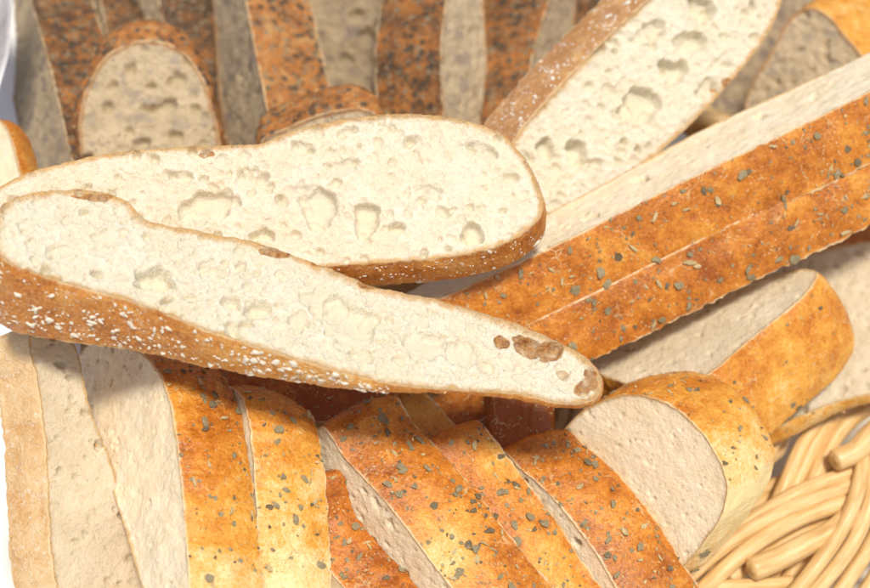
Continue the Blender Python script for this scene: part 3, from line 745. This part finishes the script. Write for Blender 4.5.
# strands of the layer underneath
for k in range(5):
    rod(rp([(-40 + k * 62, 560 - k * 62), (120 + k * 62, 500 - k * 62), (300 + k * 62, 470 - k * 62), (480 + k * 62, 470 - k * 62), (660 + k * 62, 500 - k * 62)], -1.3), RR)
# short pieces seen at the bottom
rod(rp([(-20,600),(60,588),(150,582),(250,578),(330,570)], .5), .27)
rod(rp([(225,680),(250,600),(285,520),(330,440)], -.4), RR)
rod(rp([(275,690),(305,600),(335,530),(380,440)], -.4), RR)
rod(rp([(320,690),(350,600),(370,520),(420,430)], -.4), RR)
# the woven wall and bottom of the basket
gv = []; gf = []; ga = []; gr = []; gk = []
def addt(t, k):
    V, Fc, al, ro = t; o0 = sum(len(x) for x in gv); gv.append(V); gf.extend([tuple(i + o0 for i in f) for f in Fc]); ga.extend(al); gr.extend(ro); gk.extend([k * 2.7] * len(V))
NST = 46
def wallpt(th, z, off): 
    k = z / 8.5; a = 15.5 + 3.2 * k + off; b = 11.5 + 3.2 * k + off
    return np.array([BC[0] + a * math.cos(th), BC[1] + b * math.sin(th), BC[2] + z])
for L in range(8):
    z = .4 + L * .86
    addt(tube([wallpt(2 * math.pi * k / (NST * 2), z, .28 * math.cos(math.pi * (k / 2.0 + L))) for k in range(NST * 2 + 1)], .36, nseg=8, sub=2, seed=L, cap=False), L)
for k in range(NST):
    th = 2 * math.pi * k / NST
    addt(tube([wallpt(th, z, 0) for z in (0, 2, 4.5, 6.6)], .26, nseg=6, sub=2, seed=k), k)
mesh_obj('woven_wall', np.concatenate(gv), gf, M_WICKER, basket, BC, attrs={'along': ga, 'round': gr, 'rod': gk}, kind='stuff')
gv = []; gf = []; ga = []; gr = []; gk = []
for L in range(1, 22):
    addt(tube([np.array([BC[0] + L * .72 * math.cos(t), BC[1] + L * .535 * math.sin(t), BC[2] + .25 + .12 * math.cos(14 * t + math.pi * L)]) for t in np.linspace(0, 2 * math.pi, 57)], .36, nseg=6, sub=1, seed=L, cap=False), L)
mesh_obj('woven_bottom', np.concatenate(gv), gf, M_WICKER, basket, BC, attrs={'along': ga, 'round': gr, 'rod': gk}, kind='stuff')
# braided rim on the rest of the round: two strands twisted round each other, left out where the near rods lie
for s_ in range(3):
    rod([np.array([BC[0] + (19.2 + .55 * math.cos(14 * t + s_ * 2.094)) * math.cos(t), BC[1] + (15.2 + .55 * math.cos(14 * t + s_ * 2.094)) * math.sin(t), BC[2] + 8.9 + .5 * math.sin(14 * t + s_ * 2.094)]) for t in np.linspace(R(12), R(270), 150)], .48, world=True)

# ------------------------------------------------------------------ napkin
def mat_cloth():
    m = NT('napkin_cloth')
    w = m.t.nodes.new('ShaderNodeTexWave'); w.inputs['Scale'].default_value = 420; m.t.links.new(m.co, w.inputs['Vector'])
    n = m.noise(160, 3); f = m.noise(1500, 2)
    m.set('Base Color', m.mix(n, (.74, .75, .78), (.82, .82, .83))); m.set('Roughness', .85); m.set('Specular IOR Level', .15); m.set('Sheen Weight', .15)
    m.set('Normal', m.bump(f, .4, .0003, m.bump(n, .4, .0015))); return m.m
M_CLOTH = mat_cloth()
def sheet(fn, nu, nv, th=.06):
    """grid surface given in camera space, closed with a little thickness"""
    A = np.array([[fn(i / (nu - 1), j / (nv - 1)) for j in range(nv)] for i in range(nu)])
    du = np.gradient(A, axis=0); dv = np.gradient(A, axis=1); nn = np.cross(du, dv); nn /= np.linalg.norm(nn, axis=2)[..., None] + 1e-9
    V = np.concatenate([(A + nn * th / 2).reshape(-1, 3), (A - nn * th / 2).reshape(-1, 3)]); K = nu * nv; Fc = []
    for i in range(nu - 1):
        for j in range(nv - 1):
            a, b, c, d = i * nv + j, (i + 1) * nv + j, (i + 1) * nv + j + 1, i * nv + j + 1
            Fc += [(a, b, c, d), (d + K, c + K, b + K, a + K)]
    rim = [i * nv for i in range(nu)] + [(nu - 1) * nv + j for j in range(1, nv)] + [i * nv + nv - 1 for i in range(nu - 2, -1, -1)] + [j for j in range(nv - 2, 0, -1)]
    for a, b in zip(rim, rim[1:] + rim[:1]): Fc.append((a, b, b + K, a + K))
    return to_world(V), Fc
def cloth_main(s, t):
    y = -90 + t * 780; x = -170 + s * 250
    d0 = np.interp(y, [-90, 0, 100, 180, 300, 420, 500, 690], [70, 68.5, 67, 64, 57, 54, 53, 51.5])
    d = d0 + 1.8 * (s - .55) + .45 * math.sin(9 * s + 5 * t) + .35 * math.sin(17 * s - 9 * t + 1) + .22 * math.sin(31 * t + 8 * s)
    return P(x, y, d)
nap = thing('napkin', 'white cloth napkin lining the left side of the basket', 'napkin', to_world(P(-30, 450, 54)) - np.array([0, 0, 3.0]))
nb = np.array(nap.location) * 100
V, Fc = sheet(cloth_main, 50, 130); mesh_obj('cloth', V, Fc, M_CLOTH, nap, nb)
def cloth_corner(s, t):
    y = -70 + t * 168; w = np.interp(y, [-70, 0, 55, 98], [22, 12, 8, -4])
    x = w - (1 - s) * 120; d = 60 + 2.6 * (1 - s) ** 2 + .6 * math.sin(6 * t + 3 * s) + (.9 * (s - .85) / .15 if s > .85 else 0)
    return P(x, y, d)
V, Fc = sheet(cloth_corner, 24, 30); mesh_obj('folded_corner', V, Fc, M_CLOTH, nap, nb)

# ------------------------------------------------------------------ table
m = NT('table_linen'); n = m.noise(60, 3)
m.set('Base Color', m.mix(n, (.66, .56, .42), (.74, .65, .50))); m.set('Roughness', .8); m.set('Normal', m.bump(m.noise(900, 2), .3, .0004))
tv = [(-150, -120, 0), (150, -120, 0), (150, 160, 0), (-150, 160, 0), (-150, -120, -4), (150, -120, -4), (150, 160, -4), (-150, 160, -4)]
tb = mesh_obj('table_top', tv, [(0, 1, 2, 3), (7, 6, 5, 4), (0, 4, 5, 1), (1, 5, 6, 2), (2, 6, 7, 3), (3, 7, 4, 0)], m.m, smooth=False)
tb['kind'] = 'structure'
print('flake objects', N_FLAKE_OBJ[0], 'tris', sum(len(o.data.polygons) for o in S.objects if o.type == 'MESH'))
